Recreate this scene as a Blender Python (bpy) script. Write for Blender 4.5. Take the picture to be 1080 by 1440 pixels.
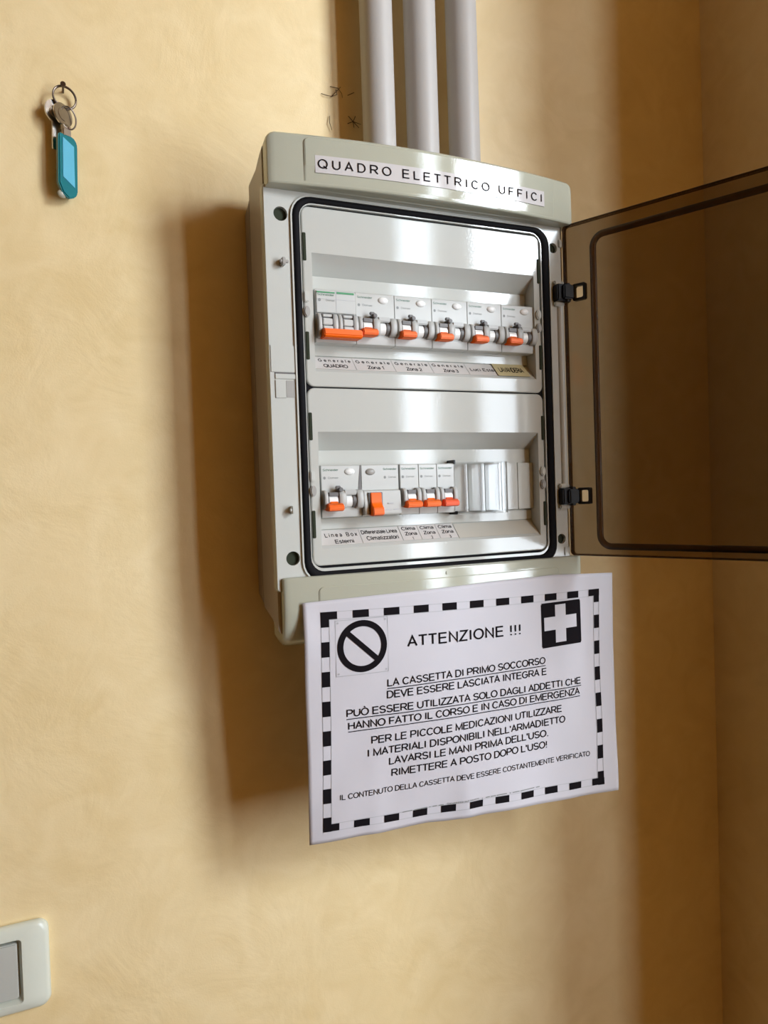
import bpy, bmesh, math, random
from mathutils import Vector, Matrix
random.seed(4)
for o in list(bpy.data.objects): bpy.data.objects.remove(o)
scene = bpy.context.scene
C = scene.collection
PI = math.pi
# Working units: millimetres measured from the top left corner of the breaker cover plate,
# X to the right, Y into the wall, Z up.  The wall is at Y=84, the floor 1750 below.
DW, H0 = 84.0, 1750.0
def W(x, y, z): return Vector((x, y - DW, z + H0)) * 0.001

# ------------------------------------------------------------------ camera
cam_d = bpy.data.cameras.new('camera'); cam = bpy.data.objects.new('camera', cam_d); C.objects.link(cam)
cam_d.sensor_fit = 'VERTICAL'; cam_d.sensor_height = 36.0; cam_d.lens = 36.0 * 1039.93 / 1440
cam_d.clip_start = 0.01
yaw, pitch, roll = 0.40970334, -0.02325949, -0.03339469
fw = Vector((math.sin(yaw)*math.cos(pitch), math.cos(yaw)*math.cos(pitch), math.sin(pitch)))
rt = Vector((math.cos(yaw), -math.sin(yaw), 0)); up = rt.cross(fw)
r2 = rt*math.cos(roll) + up*math.sin(roll); u2 = -rt*math.sin(roll) + up*math.cos(roll)
m = Matrix((r2, u2, -fw)).transposed().to_4x4(); m.translation = W(-181.6226, -562.6689, -230.2029)
cam.matrix_world = m
scene.camera = cam

# ------------------------------------------------------------------ world, lights, exposure
world = bpy.data.worlds.new('world'); scene.world = world; world.use_nodes = True
world.node_tree.nodes['Background'].inputs[0].default_value = (0.75, 0.85, 1.0, 1)
world.node_tree.nodes['Background'].inputs[1].default_value = 0.3
def area(name, loc, target, sx, sz, power, col):
    l = bpy.data.lights.new(name, 'AREA'); l.shape = 'RECTANGLE'; l.size = sx; l.size_y = sz
    l.energy = power; l.color = col
    o = bpy.data.objects.new(name, l); C.objects.link(o); o.location = loc
    o.rotation_euler = (Vector(target) - Vector(loc)).to_track_quat('-Z', 'Z').to_euler()
    return o
WY = -1700.0                                   # the window wall behind the viewer
WZ0, WZM, WZ1 = -900.0, 380.0, 1060.0          # sill, roofline of the houses opposite, top of the windows
WINS = ((850.0, 1030.0, 0.35), (1150.0, 1826.0, 1.0))   # a curtained and a clear window: x range, share of the daylight
DAY = 108.0                                    # watts per square metre of open sky
def daylight(name, x0, x1, z0, z1, k):
    c = W((x0+x1)/2, WY-30, (z0+z1)/2)
    area(name, c, c + Vector((0, 1, 0)), (x1-x0)/1000, (z1-z0)/1000, DAY*k*(x1-x0)*(z1-z0)*1e-6, (0.90, 1.0, 1.10))
daylight('curtained_window_light', WINS[0][0], WINS[0][1], WZ0, WZ1, WINS[0][2])
daylight('window_sky_light', WINS[1][0], WINS[1][1], WZM, WZ1, 1.0)
daylight('window_lower_light', WINS[1][0], WINS[1][1], WZ0, WZM, 0.35)
scene.view_settings.view_transform = 'Standard'; scene.view_settings.look = 'None'
scene.view_settings.gamma = 1; scene.view_settings.use_curve_mapping = False
scene.view_settings.exposure = 0.06

# ------------------------------------------------------------------ materials
def mat(name, col, rough=0.5, metal=0.0, spec=0.5, noise=0.0, nscale=40.0, bump=0.0, bscale=400.0, trans=0.0, coat=0.0):
    mt = bpy.data.materials.new(name); mt.use_nodes = True; nt = mt.node_tree; b = nt.nodes['Principled BSDF']
    b.inputs['Base Color'].default_value = (*col, 1); b.inputs['Roughness'].default_value = rough
    b.inputs['Metallic'].default_value = metal; b.inputs['Specular IOR Level'].default_value = spec
    b.inputs['Transmission Weight'].default_value = trans; b.inputs['Coat Weight'].default_value = coat
    tc = nt.nodes.new('ShaderNodeTexCoord')
    if noise:
        n = nt.nodes.new('ShaderNodeTexNoise'); n.inputs['Scale'].default_value = nscale; n.inputs['Detail'].default_value = 6
        nt.links.new(tc.outputs['Object'], n.inputs['Vector'])
        mx = nt.nodes.new('ShaderNodeMix'); mx.data_type = 'RGBA'
        mx.inputs[6].default_value = (*[c*(1-noise) for c in col], 1); mx.inputs[7].default_value = (*[min(1, c*(1+noise)) for c in col], 1)
        nt.links.new(n.outputs['Fac'], mx.inputs[0]); nt.links.new(mx.outputs[2], b.inputs['Base Color'])
    if bump:
        n2 = nt.nodes.new('ShaderNodeTexNoise'); n2.inputs['Scale'].default_value = bscale; n2.inputs['Detail'].default_value = 3
        nt.links.new(tc.outputs['Object'], n2.inputs['Vector'])
        bp = nt.nodes.new('ShaderNodeBump'); bp.inputs['Strength'].default_value = bump; bp.inputs['Distance'].default_value = 0.001
        nt.links.new(n2.outputs['Fac'], bp.inputs['Height']); nt.links.new(bp.outputs['Normal'], b.inputs['Normal'])
    return mt
def plaster():
    mt = bpy.data.materials.new('ochre_plaster'); mt.use_nodes = True; nt = mt.node_tree; b = nt.nodes['Principled BSDF']
    g = nt.nodes.new('ShaderNodeNewGeometry')
    def noise(s, d, dist=0.0):
        n = nt.nodes.new('ShaderNodeTexNoise'); n.inputs['Scale'].default_value = s; n.inputs['Detail'].default_value = d
        n.inputs['Distortion'].default_value = dist; nt.links.new(g.outputs['Position'], n.inputs['Vector']); return n
    n1 = noise(5.0, 5, 0.6); n2 = noise(26.0, 8, 1.2)
    cr = nt.nodes.new('ShaderNodeValToRGB'); e = cr.color_ramp.elements
    e[0].position = 0.3; e[0].color = (0.79, 0.605, 0.31, 1); e[1].position = 0.72; e[1].color = (0.94, 0.77, 0.47, 1)
    ad = nt.nodes.new('ShaderNodeMath'); ad.operation = 'MULTIPLY_ADD'; ad.inputs[1].default_value = 0.45
    m2 = nt.nodes.new('ShaderNodeMath'); m2.operation = 'MULTIPLY'; m2.inputs[1].default_value = 0.55
    nt.links.new(n1.outputs['Fac'], m2.inputs[0]); nt.links.new(n2.outputs['Fac'], ad.inputs[0]); nt.links.new(m2.outputs[0], ad.inputs[2])
    nt.links.new(ad.outputs[0], cr.inputs[0]); nt.links.new(cr.outputs[0], b.inputs['Base Color'])
    b.inputs['Roughness'].default_value = 0.42; b.inputs['Specular IOR Level'].default_value = 0.45
    n3 = noise(14.0, 7, 0.8)
    bp = nt.nodes.new('ShaderNodeBump'); bp.inputs['Strength'].default_value = 0.38; bp.inputs['Distance'].default_value = 0.004
    nt.links.new(n3.outputs['Fac'], bp.inputs['Height'])
    n4 = noise(700.0, 2)
    bp2 = nt.nodes.new('ShaderNodeBump'); bp2.inputs['Strength'].default_value = 0.12; bp2.inputs['Distance'].default_value = 0.0006
    nt.links.new(n4.outputs['Fac'], bp2.inputs['Height']); nt.links.new(bp.outputs['Normal'], bp2.inputs['Normal'])
    nt.links.new(bp2.outputs['Normal'], b.inputs['Normal'])
    return mt
def clear(name, col, gloss_rough=0.05):
    mt = bpy.data.materials.new(name); mt.use_nodes = True; nt = mt.node_tree
    for n in list(nt.nodes): nt.nodes.remove(n)
    out = nt.nodes.new('ShaderNodeOutputMaterial'); tr = nt.nodes.new('ShaderNodeBsdfTransparent'); tr.inputs[0].default_value = (*col, 1)
    gl = nt.nodes.new('ShaderNodeBsdfGlossy'); gl.inputs['Roughness'].default_value = gloss_rough; gl.inputs[0].default_value = (0.9, 0.9, 0.9, 1)
    fr = nt.nodes.new('ShaderNodeFresnel'); fr.inputs[0].default_value = 1.45
    mx = nt.nodes.new('ShaderNodeMixShader')
    nt.links.new(fr.outputs[0], mx.inputs[0]); nt.links.new(tr.outputs[0], mx.inputs[1]); nt.links.new(gl.outputs[0], mx.inputs[2]); nt.links.new(mx.outputs[0], out.inputs[0])
    return mt
M_wall = plaster()
M_room = mat('ochre_room_paint', (0.46, 0.26, 0.065), 0.6, noise=0.05, nscale=5)
M_ceil = mat('white_ceiling_paint', (0.42, 0.28, 0.13), 0.8, noise=0.03)
M_floor = mat('brown_floor_tile', (0.16, 0.11, 0.07), 0.4, noise=0.2, nscale=6)
M_white = mat('white_gloss_paint', (0.8, 0.8, 0.77), 0.35, noise=0.02)
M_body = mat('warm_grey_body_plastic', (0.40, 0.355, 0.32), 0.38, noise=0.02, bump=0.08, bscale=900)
M_head = mat('grey_green_hood_plastic', (0.46, 0.465, 0.375), 0.06, spec=0.65, noise=0.02, bump=0.03, bscale=700)
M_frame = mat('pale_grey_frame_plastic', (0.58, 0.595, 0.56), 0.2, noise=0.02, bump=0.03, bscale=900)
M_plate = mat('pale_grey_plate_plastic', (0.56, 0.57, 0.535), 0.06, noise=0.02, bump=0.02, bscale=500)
M_brk = mat('breaker_grey_plastic', (0.54, 0.545, 0.52), 0.38, noise=0.03, nscale=120)
M_brk2 = mat('breaker_nose_plastic', (0.47, 0.47, 0.45), 0.4, noise=0.03, nscale=120)
M_shine = mat('bright_roller_plastic', (0.9, 0.9, 0.88), 0.2, noise=0.02)
M_orange = mat('orange_toggle_plastic', (0.98, 0.155, 0.006), 0.4, spec=0.25, noise=0.04, nscale=150)
M_red = mat('red_orange_toggle_plastic', (0.92, 0.115, 0.03), 0.4, spec=0.25, noise=0.04, nscale=150)
M_amber = mat('amber_toggle_plastic', (0.80, 0.24, 0.035), 0.35, noise=0.04, nscale=150)
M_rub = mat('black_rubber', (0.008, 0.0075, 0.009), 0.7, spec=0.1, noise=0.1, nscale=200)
M_blk = mat('black_plastic', (0.012, 0.012, 0.015), 0.35, spec=0.35, noise=0.1, nscale=200)
M_hole = mat('dark_olive_cap', (0.04, 0.046, 0.03), 0.9, spec=0.1, noise=0.1)
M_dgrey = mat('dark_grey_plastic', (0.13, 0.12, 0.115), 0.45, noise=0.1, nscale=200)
M_mgrey = mat('mid_grey_plastic', (0.36, 0.345, 0.32), 0.4, noise=0.05)
M_label = mat('white_sticker', (0.64, 0.615, 0.61), 0.07, spec=0.55, noise=0.02)
M_label2 = mat('white_card_strip', (0.64, 0.61, 0.58), 0.3, noise=0.02)
M_cream = mat('cream_card_strip', (0.57, 0.54, 0.47), 0.35, noise=0.02)
M_yel = mat('yellowed_tape', (0.58, 0.50, 0.28), 0.3, noise=0.06, nscale=90)
M_ink = mat('black_ink', (0.010, 0.008, 0.010), 0.8, spec=0.06, noise=0.05)
M_ink2 = mat('grey_ink', (0.25, 0.26, 0.25), 0.5, noise=0.05)
M_ink3 = mat('pale_grey_ink', (0.45, 0.45, 0.47), 0.5, noise=0.05)
M_green = mat('green_print', (0.03, 0.26, 0.09), 0.4, noise=0.05)
M_green2 = mat('faded_green_print', (0.10, 0.20, 0.14), 0.4, noise=0.05)
M_paper = mat('white_office_paper', (0.63, 0.61, 0.655), 0.65, noise=0.02, nscale=12, bump=0.15, bscale=60)
M_metal = mat('nickel_metal', (0.62, 0.58, 0.53), 0.22, metal=1.0, noise=0.08, nscale=200)
M_dmet = mat('dark_steel', (0.13, 0.10, 0.08), 0.35, metal=1.0, noise=0.1, nscale=200)
M_blue = mat('blue_paper_insert', (0.10, 0.43, 0.60), 0.3, noise=0.04)
M_teal = mat('teal_translucent_plastic', (0.02, 0.24, 0.28), 0.12, trans=0.25, noise=0.04, coat=0.5)
M_clearp = mat('frosted_clear_plastic', (0.80, 0.76, 0.64), 0.15, trans=0.5, noise=0.02)
M_pipe = mat('grey_pvc', (0.50, 0.475, 0.45), 0.45, noise=0.03, nscale=60, bump=0.05, bscale=500)
M_switch = mat('ivory_white_plastic', (0.70, 0.73, 0.64), 0.3, noise=0.02)
M_rocker = mat('pale_grey_rocker_plastic', (0.52, 0.53, 0.49), 0.3, noise=0.02)
M_smoke = clear('smoked_brown_polycarbonate', (0.66, 0.62, 0.57), 0.12)
M_smoke2 = clear('thick_smoked_edge', (0.42, 0.34, 0.28), 0.2)
M_blister = clear('clear_blister_plastic', (0.95, 0.955, 0.96), 0.12)
M_web = mat('dusty_cobweb', (0.10, 0.06, 0.03), 0.9, noise=0.1)

# ------------------------------------------------------------------ helpers
def tag(o, label=None, cat=None, group=None, kind=None):
    if label: o['label'] = label
    if cat: o['category'] = cat
    if group: o['group'] = group
    if kind: o['kind'] = kind
    return o
def root(name, x, y, z, label, cat, group=None):
    o = bpy.data.objects.new(name, None); C.objects.link(o); o.location = W(x, y, z); o.empty_display_size = 0.01
    return tag(o, label, cat, group)
def wloc(o):
    v = Vector(o.location)
    while o.parent: o = o.parent; v += o.location
    return v
class MB:
    """collects shapes in mm; local=True means coordinates already relative to the thing's base"""
    def __init__(s, local=False): s.bm = bmesh.new(); s.local = local
    def box(s, x0, x1, y0, y1, z0, z1, bev=0, seg=2):
        b = bmesh.new(); bmesh.ops.create_cube(b, size=1)
        for v in b.verts: v.co = Vector(((x0+x1)/2+v.co.x*(x1-x0), (y0+y1)/2+v.co.y*(y1-y0), (z0+z1)/2+v.co.z*(z1-z0)))
        if bev: bmesh.ops.bevel(b, geom=b.edges[:], offset=bev, segments=seg, affect='EDGES', clamp_overlap=True)
        s.merge(b); return s
    def merge(s, b, mtx=None):
        if mtx: bmesh.ops.transform(b, matrix=mtx, verts=b.verts)
        me = bpy.data.meshes.new('tmp'); b.to_mesh(me); b.free(); s.bm.from_mesh(me); bpy.data.meshes.remove(me)
    def prism(s, pts, axis, a0, a1, bev=0, seg=2):
        """polygon in the plane across `axis`; axis x: pts=(y,z); y: pts=(x,z); z: pts=(x,y)"""
        b = bmesh.new()
        def P(p, a): return {'x': (a, p[0], p[1]), 'y': (p[0], a, p[1]), 'z': (p[0], p[1], a)}[axis]
        A = [b.verts.new(P(p, a0)) for p in pts]; B = [b.verts.new(P(p, a1)) for p in pts]; n = len(pts)
        b.faces.new(A); b.faces.new(B[::-1])
        for i in range(n): b.faces.new((A[i], B[i], B[(i+1) % n], A[(i+1) % n]))
        bmesh.ops.recalc_face_normals(b, faces=b.faces[:])
        if bev:
            bmesh.ops.bevel(b, geom=[e for e in b.edges if e.calc_face_angle(0) > 0.5], offset=bev, segments=seg, affect='EDGES', clamp_overlap=True)
        s.merge(b); return s
    def cyl(s, c, axis, r, l0, l1, seg=24, r2=None, sx=1, bev=0):
        b = bmesh.new(); r2 = r if r2 is None else r2
        bmesh.ops.create_cone(b, cap_ends=True, segments=seg, radius1=r, radius2=r2, depth=1)
        for v in b.verts:
            t = v.co.z + 0.5; a = l0 + t*(l1-l0); p, q = v.co.x, v.co.y
            v.co = {'x': Vector((a, c[0]+p, c[1]+q)), 'y': Vector((c[0]+p*sx, a, c[1]+q)), 'z': Vector((c[0]+p, c[1]+q, a))}[axis]
        bmesh.ops.recalc_face_normals(b, faces=b.faces[:])
        if bev: bmesh.ops.bevel(b, geom=[e for e in b.edges if e.calc_face_angle(0) > 0.9], offset=bev, segments=2, affect='EDGES', clamp_overlap=True)
        s.merge(b); return s
    def ell(s, c, rx, ry, rz, u=20, v=12):
        b = bmesh.new(); bmesh.ops.create_uvsphere(b, u_segments=u, v_segments=v, radius=1)
        for w in b.verts: w.co = Vector((c[0]+w.co.x*rx, c[1]+w.co.y*ry, c[2]+w.co.z*rz))
        s.merge(b); return s
    def tube(s, pts, r, seg=8, closed=False, taper=None):
        b = bmesh.new(); P = [Vector(p) for p in pts]; n = len(P); rings = []
        ref = Vector((0.13, 1, 0.21)).normalized()
        for i, p in enumerate(P):
            a = P[(i-1) % n] if (closed or i > 0) else p; c = P[(i+1) % n] if (closed or i < n-1) else p
            t = (c-a).normalized(); q = t.cross(ref).normalized(); w = t.cross(q)
            rr = r*(taper[i] if taper else 1)
            rings.append([b.verts.new(p + q*math.cos(2*PI*k/seg)*rr + w*math.sin(2*PI*k/seg)*rr) for k in range(seg)])
        for i in range(n if closed else n-1):
            A, B = rings[i], rings[(i+1) % n]
            for k in range(seg): b.faces.new((A[k], A[(k+1) % seg], B[(k+1) % seg], B[k]))
        if not closed: b.faces.new(rings[0][::-1]); b.faces.new(rings[-1])
        bmesh.ops.recalc_face_normals(b, faces=b.faces[:]); s.merge(b); return s
    def loops(s, L, close_first=False, close_last=False, wrap=False):
        """bridge successive loops of equal length"""
        b = bmesh.new(); R = [[b.verts.new(p) for p in l] for l in L]; n = len(R[0])
        for i in range(len(R) if wrap else len(R)-1):
            A, B = R[i], R[(i+1) % len(R)]
            for k in range(n): b.faces.new((A[k], A[(k+1) % n], B[(k+1) % n], B[k]))
        if close_first: b.faces.new(R[0][::-1])
        if close_last: b.faces.new(R[-1])
        bmesh.ops.recalc_face_normals(b, faces=b.faces[:]); s.merge(b); return s
    def grid(s, nx, nz, f, thick=0):
        b = bmesh.new(); V = [[b.verts.new(f(i/nx, j/nz)) for j in range(nz+1)] for i in range(nx+1)]
        for i in range(nx):
            for j in range(nz): b.faces.new((V[i][j], V[i+1][j], V[i+1][j+1], V[i][j+1]))
        if thick:
            bmesh.ops.recalc_face_normals(b, faces=b.faces[:])
            bmesh.ops.solidify(b, geom=b.faces[:], thickness=thick)
        bmesh.ops.recalc_face_normals(b, faces=b.faces[:]); s.merge(b); return s
    def poly(s, pts, f):
        b = bmesh.new(); b.faces.new([b.verts.new(f(*p)) for p in pts]); s.merge(b); return s
    def turn(s, mtx): bmesh.ops.transform(s.bm, matrix=mtx, verts=s.bm.verts); return s
    def build(s, name, m, parent=None, origin=None, smooth=40, **kw):
        bmesh.ops.recalc_face_normals(s.bm, faces=s.bm.faces[:]); s.bm.normal_update()
        if s.bm.calc_volume(signed=True) < 0: bmesh.ops.reverse_faces(s.bm, faces=s.bm.faces[:])
        me = bpy.data.meshes.new(name)
        if s.local: off = Vector((0, 0, 0)); conv = lambda v: v*0.001
        else:
            if parent: off = wloc(parent)
            else:
                if origin is None:
                    xs = [v.co.x for v in s.bm.verts]; ys = [v.co.y for v in s.bm.verts]; zs = [v.co.z for v in s.bm.verts]
                    origin = ((min(xs)+max(xs))/2, (min(ys)+max(ys))/2, min(zs))
                off = W(*origin)
            conv = lambda v: W(*v) - off
        for v in s.bm.verts: v.co = conv(v.co)
        for f in s.bm.faces: f.smooth = True
        for e in s.bm.edges:
            if len(e.link_faces) == 2 and e.calc_face_angle(0) > math.radians(smooth): e.smooth = False
        s.bm.to_mesh(me); s.bm.free()
        me.materials.append(m)
        o = bpy.data.objects.new(name, me); C.objects.link(o)
        if parent: o.parent = parent
        elif not s.local: o.location = off
        return tag(o, kw.get('label'), kw.get('cat'), kw.get('group'), kw.get('kind'))
def rrect(x0, x1, z0, z1, r, y, n=6):
    """rounded rectangle loop in the plane Y=y"""
    r = max(r, 0.01); out = []
    for cx, cz, a0 in ((x1-r, z1-r, 0), (x0+r, z1-r, 90), (x0+r, z0+r, 180), (x1-r, z0+r, 270)):
        for k in range(n+1):
            a = math.radians(a0 + 90*k/n); out.append((cx + r*math.cos(a), y, cz + r*math.sin(a)))
    return out
def boolean(o, cutter, flat=False):
    md = o.modifiers.new('cut', 'BOOLEAN'); md.object = cutter; md.operation = 'DIFFERENCE'; md.solver = 'EXACT'
    dg = bpy.context.evaluated_depsgraph_get(); dg.update()
    me = bpy.data.meshes.new_from_object(o.evaluated_get(dg)); o.modifiers.clear(); old = o.data; o.data = me
    me.name = old.name
    if flat:
        for p in me.polygons: p.use_smooth = False
    bpy.data.meshes.remove(old); bpy.data.objects.remove(cutter)
def arc(cx, cy, rx, ry, a0, a1, n=9):
    return [(cx+rx*math.cos(math.radians(a0+(a1-a0)*k/n)), cy+ry*math.sin(math.radians(a0+(a1-a0)*k/n))) for k in range(n+1)]
# plain grotesque capitals, drawn as strokes in a cap-height-1 square: (advance, [polylines])
GL = {'A': (.93, [[(.06, 0), (.465, 1), (.87, 0)], [(.19, .33), (.74, .33)]]),
 'B': (.93, [[(.12, 0), (.12, 1), (.5, 1)] + arc(.54, .76, .24, .24, 90, -90) + [(.12, .52)], [(.5, .52)] + arc(.56, .26, .27, .26, 90, -90) + [(.12, 0)]]),
 'C': (1.0, [arc(.53, .5, .42, .5, 38, 322, 18)]), 'D': (1.0, [[(.13, 0), (.13, 1), (.45, 1)] + arc(.45, .5, .45, .5, 90, -90, 14) + [(.13, 0)]]),
 'E': (.93, [[(.84, 1), (.13, 1), (.13, 0), (.86, 0)], [(.13, .53), (.79, .53)]]), 'F': (.85, [[(.79, 1), (.13, 1), (.13, 0)], [(.13, .5), (.7, .5)]]),
 'G': (1.09, [arc(.55, .5, .45, .5, 42, 325, 18) + [(.95, .24), (.95, .48), (.57, .48)]]), 'H': (1.0, [[(.13, 0), (.13, 1)], [(.87, 0), (.87, 1)], [(.13, .53), (.87, .53)]]),
 'I': (.39, [[(.195, 0), (.195, 1)]]), 'L': (.78, [[(.12, 1), (.12, 0), (.73, 0)]]), 'M': (1.16, [[(.12, 0), (.12, 1), (.58, .06), (1.04, 1), (1.04, 0)]]),
 'N': (1.0, [[(.13, 0), (.13, 1), (.87, 0), (.87, 1)]]), 'O': (1.09, [arc(.545, .5, .465, .5, 0, 360, 24)]),
 'Q': (1.09, [arc(.545, .5, .465, .5, 0, 360, 24), [(.62, .24), (.98, -.04)]]), 'P': (.93, [[(.13, 0), (.13, 1), (.55, 1)] + arc(.57, .72, .27, .28, 90, -90) + [(.13, .44)]]),
 'R': (1.0, [[(.13, 0), (.13, 1), (.58, 1)] + arc(.6, .735, .27, .265, 90, -90) + [(.13, .47)], [(.52, .47), (.92, 0)]]),
 'S': (.93, [arc(.465, .75, .33, .25, 25, 225, 12)[:-1] + [(.33, .53), (.6, .46)] + arc(.465, .265, .35, .265, 50, -165, 12)]),
 'T': (.85, [[(.03, 1), (.82, 1)], [(.425, 1), (.425, 0)]]), 'U': (1.0, [[(.12, 1), (.12, .37)] + arc(.5, .37, .38, .37, 180, 360, 12) + [(.88, 1)]]),
 'V': (.93, [[(.05, 1), (.465, 0), (.88, 1)]]), 'Z': (.85, [[(.06, 1), (.78, 1), (.05, 0), (.81, 0)]]), ' ': (.39, []),
 "'": (.27, [[(.135, 1.02), (.135, .68)]]), '.': (.39, [[(.195, -.05), (.195, .09)]]), '!': (.39, [[(.195, 1.0), (.195, .3)], [(.195, -.05), (.195, .09)]])}
XH_ = .73
def low(**k):
    bowl = lambda cx, r: arc(cx, XH_/2, r, XH_/2, 0, 360, 16)
    return {'a': (.78, [arc(.37, .5, .27, .23, 150, 0, 6) + [(.64, 0)], arc(.64, .22, .5, .2, 90, 180, 3) + arc(.36, .2, .24, .2, 180, 330, 6)]),
     'c': (.70, [arc(.38, XH_/2, .29, XH_/2, 45, 315, 12)]), 'd': (.78, [bowl(.36, .28), [(.66, 1), (.66, 0)]]), 'b': (.78, [bowl(.42, .28), [(.12, 1), (.12, 0)]]),
     'e': (.78, [[(.1, .37), (.67, .37)] + arc(.385, XH_/2, .285, XH_/2, 5, 320, 13)]), 'f': (.42, [[(.2, 0), (.2, .82), (.26, .96), (.4, 1)], [(.04, .7), (.38, .7)]]),
     'h': (.78, [[(.11, 0), (.11, 1)], [(.11, .5)] + arc(.385, .48, .27, .25, 150, 0, 6) + [(.66, 0)]]), 'i': (.32, [[(.16, 0), (.16, .72)], [(.16, .88), (.16, 1)]]),
     'l': (.32, [[(.16, 0), (.16, 1)]]), 'm': (1.15, [[(.11, 0), (.11, .72)], [(.11, .5)] + arc(.345, .5, .22, .23, 150, 0, 5) + [(.57, 0)], [(.58, .5)] + arc(.8, .5, .22, .23, 150, 0, 5) + [(1.03, 0)]]),
     'n': (.78, [[(.11, 0), (.11, .72)], [(.11, .5)] + arc(.385, .48, .27, .25, 150, 0, 6) + [(.66, 0)]]), 'o': (.78, [bowl(.39, .3)]),
     'r': (.48, [[(.11, 0), (.11, .72)], [(.11, .48), (.24, .66), (.44, .70)]]), 's': (.70, [arc(.35, .54, .23, .19, 30, 215, 7) + arc(.35, .19, .26, .19, 60, -160, 8)]),
     't': (.42, [[(.2, .95), (.2, .12), (.28, .01), (.38, .01)], [(.04, .7), (.38, .7)]]), 'u': (.78, [[(.12, .72), (.12, .25)] + arc(.37, .25, .25, .25, 180, 330, 6), [(.66, .72), (.66, 0)]]),
     'v': (.70, [[(.06, .72), (.35, 0), (.64, .72)]]), 'x': (.72, [[(.08, 0), (.64, .72)], [(.08, .72), (.64, 0)]]), 'z': (.70, [[(.09, .7), (.61, .7), (.09, .02), (.64, .02)]]),
     '1': (.7, [[(.18, .78), (.42, 1), (.42, 0)]]), '2': (.78, [arc(.38, .7, .28, .3, 165, -20, 8) + [(.1, .02), (.68, .02)]]),
     '3': (.78, [arc(.37, .75, .25, .25, 150, -90, 8) + arc(.37, .26, .29, .26, 90, -150, 9)])}
GL.update(low())
GL['\u00d2'] = (1.09, GL['O'][1] + [[(.40, 1.30), (.60, 1.16)]])
def capitals(mb, body, x0, x1, z0, cap, f, wt=0.15, spacing=0.0, z1=None):
    """capital lettering with even strokes of weight wt (part of the cap height), fitted between x0 and x1"""
    z1 = z0 if z1 is None else z1; adv = 0; L = []
    for ch in body:
        w, pl = GL[ch]; L += [[(px+adv, py) for px, py in p] for p in pl]; adv += w + spacing
    lo = min(p[0] for l in L for p in l)-wt/2; hi = max(p[0] for l in L for p in l)+wt/2; h = wt/2; sc = cap/(1.0+0)
    def put(p):
        t = (p[0]-lo)/(hi-lo); y = h + p[1]*(1-wt) if -0.01 <= p[1] <= 1.01 else (h+p[1]*(1-wt))
        return f(x0+(x1-x0)*t, z0+(z1-z0)*t+y*cap)
    for l in L:
        l = [q for i, q in enumerate(l) if i == 0 or math.dist(q, l[i-1]) > 1e-4]
        closed = math.dist(l[0], l[-1]) < 1e-6; P = l[:-1] if closed else l; n = len(P); A = []; B = []
        for i in range(n):
            p = P[i]; a = P[i-1] if (i or closed) else None; c = P[(i+1) % n] if (i < n-1 or closed) else None
            def nd(u, v):
                d = (v[0]-u[0], v[1]-u[1]); k = math.hypot(*d) or 1; return (d[0]/k, d[1]/k)
            d1 = nd(a, p) if a else None; d2 = nd(p, c) if c else None
            d1 = d1 or d2; d2 = d2 or d1
            nx, ny = -(d1[1]+d2[1]), d1[0]+d2[0]; k = math.hypot(nx, ny) or 1; nx /= k; ny /= k
            m = h/max(0.45, nx*-d1[1]+ny*d1[0]); e = 0
            q = p
            if not closed and i in (0, n-1):        # square ends
                e = -h*0.0; 
            A.append((q[0]+nx*m, q[1]+ny*m)); B.append((q[0]-nx*m, q[1]-ny*m))
        va = [mb.bm.verts.new(put(q)) for q in A]; vb = [mb.bm.verts.new(put(q)) for q in B]
        for i in range(n if closed else n-1):
            j = (i+1) % n; mb.bm.faces.new((va[i], va[j], vb[j], vb[i]))
def strip(mb, x0, x1, z0, z1, f, n=None, nz=1):
    """a flat printed patch following the surface f"""
    n = n or max(1, int(abs(x1-x0)/8)); mb.grid(n, nz, lambda u, v: f(x0+(x1-x0)*u, z0+(z1-z0)*v))

# ------------------------------------------------------------------ room
def wallbox(name, x0, x1, y0, y1, z0, z1, m=None):
    return MB().box(x0, x1, y0, y1, z0, z1).build(name, m or M_wall, kind='structure')
RL, RR, RB, CZ = -3600, 3600, WY, 1650
wallbox('wall_back', RL-100, 700, DW, DW+150, -H0, CZ)
wallbox('wall_right', 520, 3600, -360, DW, -H0, CZ)              # the pier that shades the right of the wall
wallbox('wall_left', RL-150, RL, RB-150, DW, -H0, CZ, M_room)
wallbox('wall_far_right', RR, RR+150, RB-150, DW, -H0, CZ, M_room)
fr = MB()
for a_, b_ in ((RL-150, WINS[0][0]), (WINS[0][1], WINS[1][0]), (WINS[1][1], RR+150)): fr.box(a_, b_, RB-150, RB, -H0, CZ)
for a_, b_, _ in WINS: fr.box(a_, b_, RB-150, RB, WZ1, CZ); fr.box(a_, b_, RB-150, RB, -H0, WZ0)
fr.build('wall_front', M_room, kind='structure')
wallbox('floor', RL-150, RR+150, RB-150, DW+150, -H0-100, -H0, M_floor)
wallbox('ceiling', RL-150, RR+150, RB-150, DW+150, CZ, CZ+100, M_ceil)
for nm, (a, b, _) in (('window_1', WINS[0]), ('window_2', WINS[1])):
    w = MB(); t = 22
    w.box(a, a+t, RB-20, RB+30, WZ0, WZ1, 4); w.box(b-t, b, RB-20, RB+30, WZ0, WZ1, 4)
    w.box(a, b, RB-20, RB+30, WZ1-t, WZ1, 4); w.box(a, b, RB-20, RB+30, WZ0, WZ0+t, 4)
    w.build(nm, M_white, kind='structure')

# ------------------------------------------------------------------ electrical panel
panel = root('electrical_panel', 112, DW, -348, 'grey plastic electrical distribution panel with its smoked door swung open', 'electrical panel')
XC, XH = 113.5, 142.0
def bulge(x, a): u = (x-XC)/XH; return a*(1-u*u)
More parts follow.
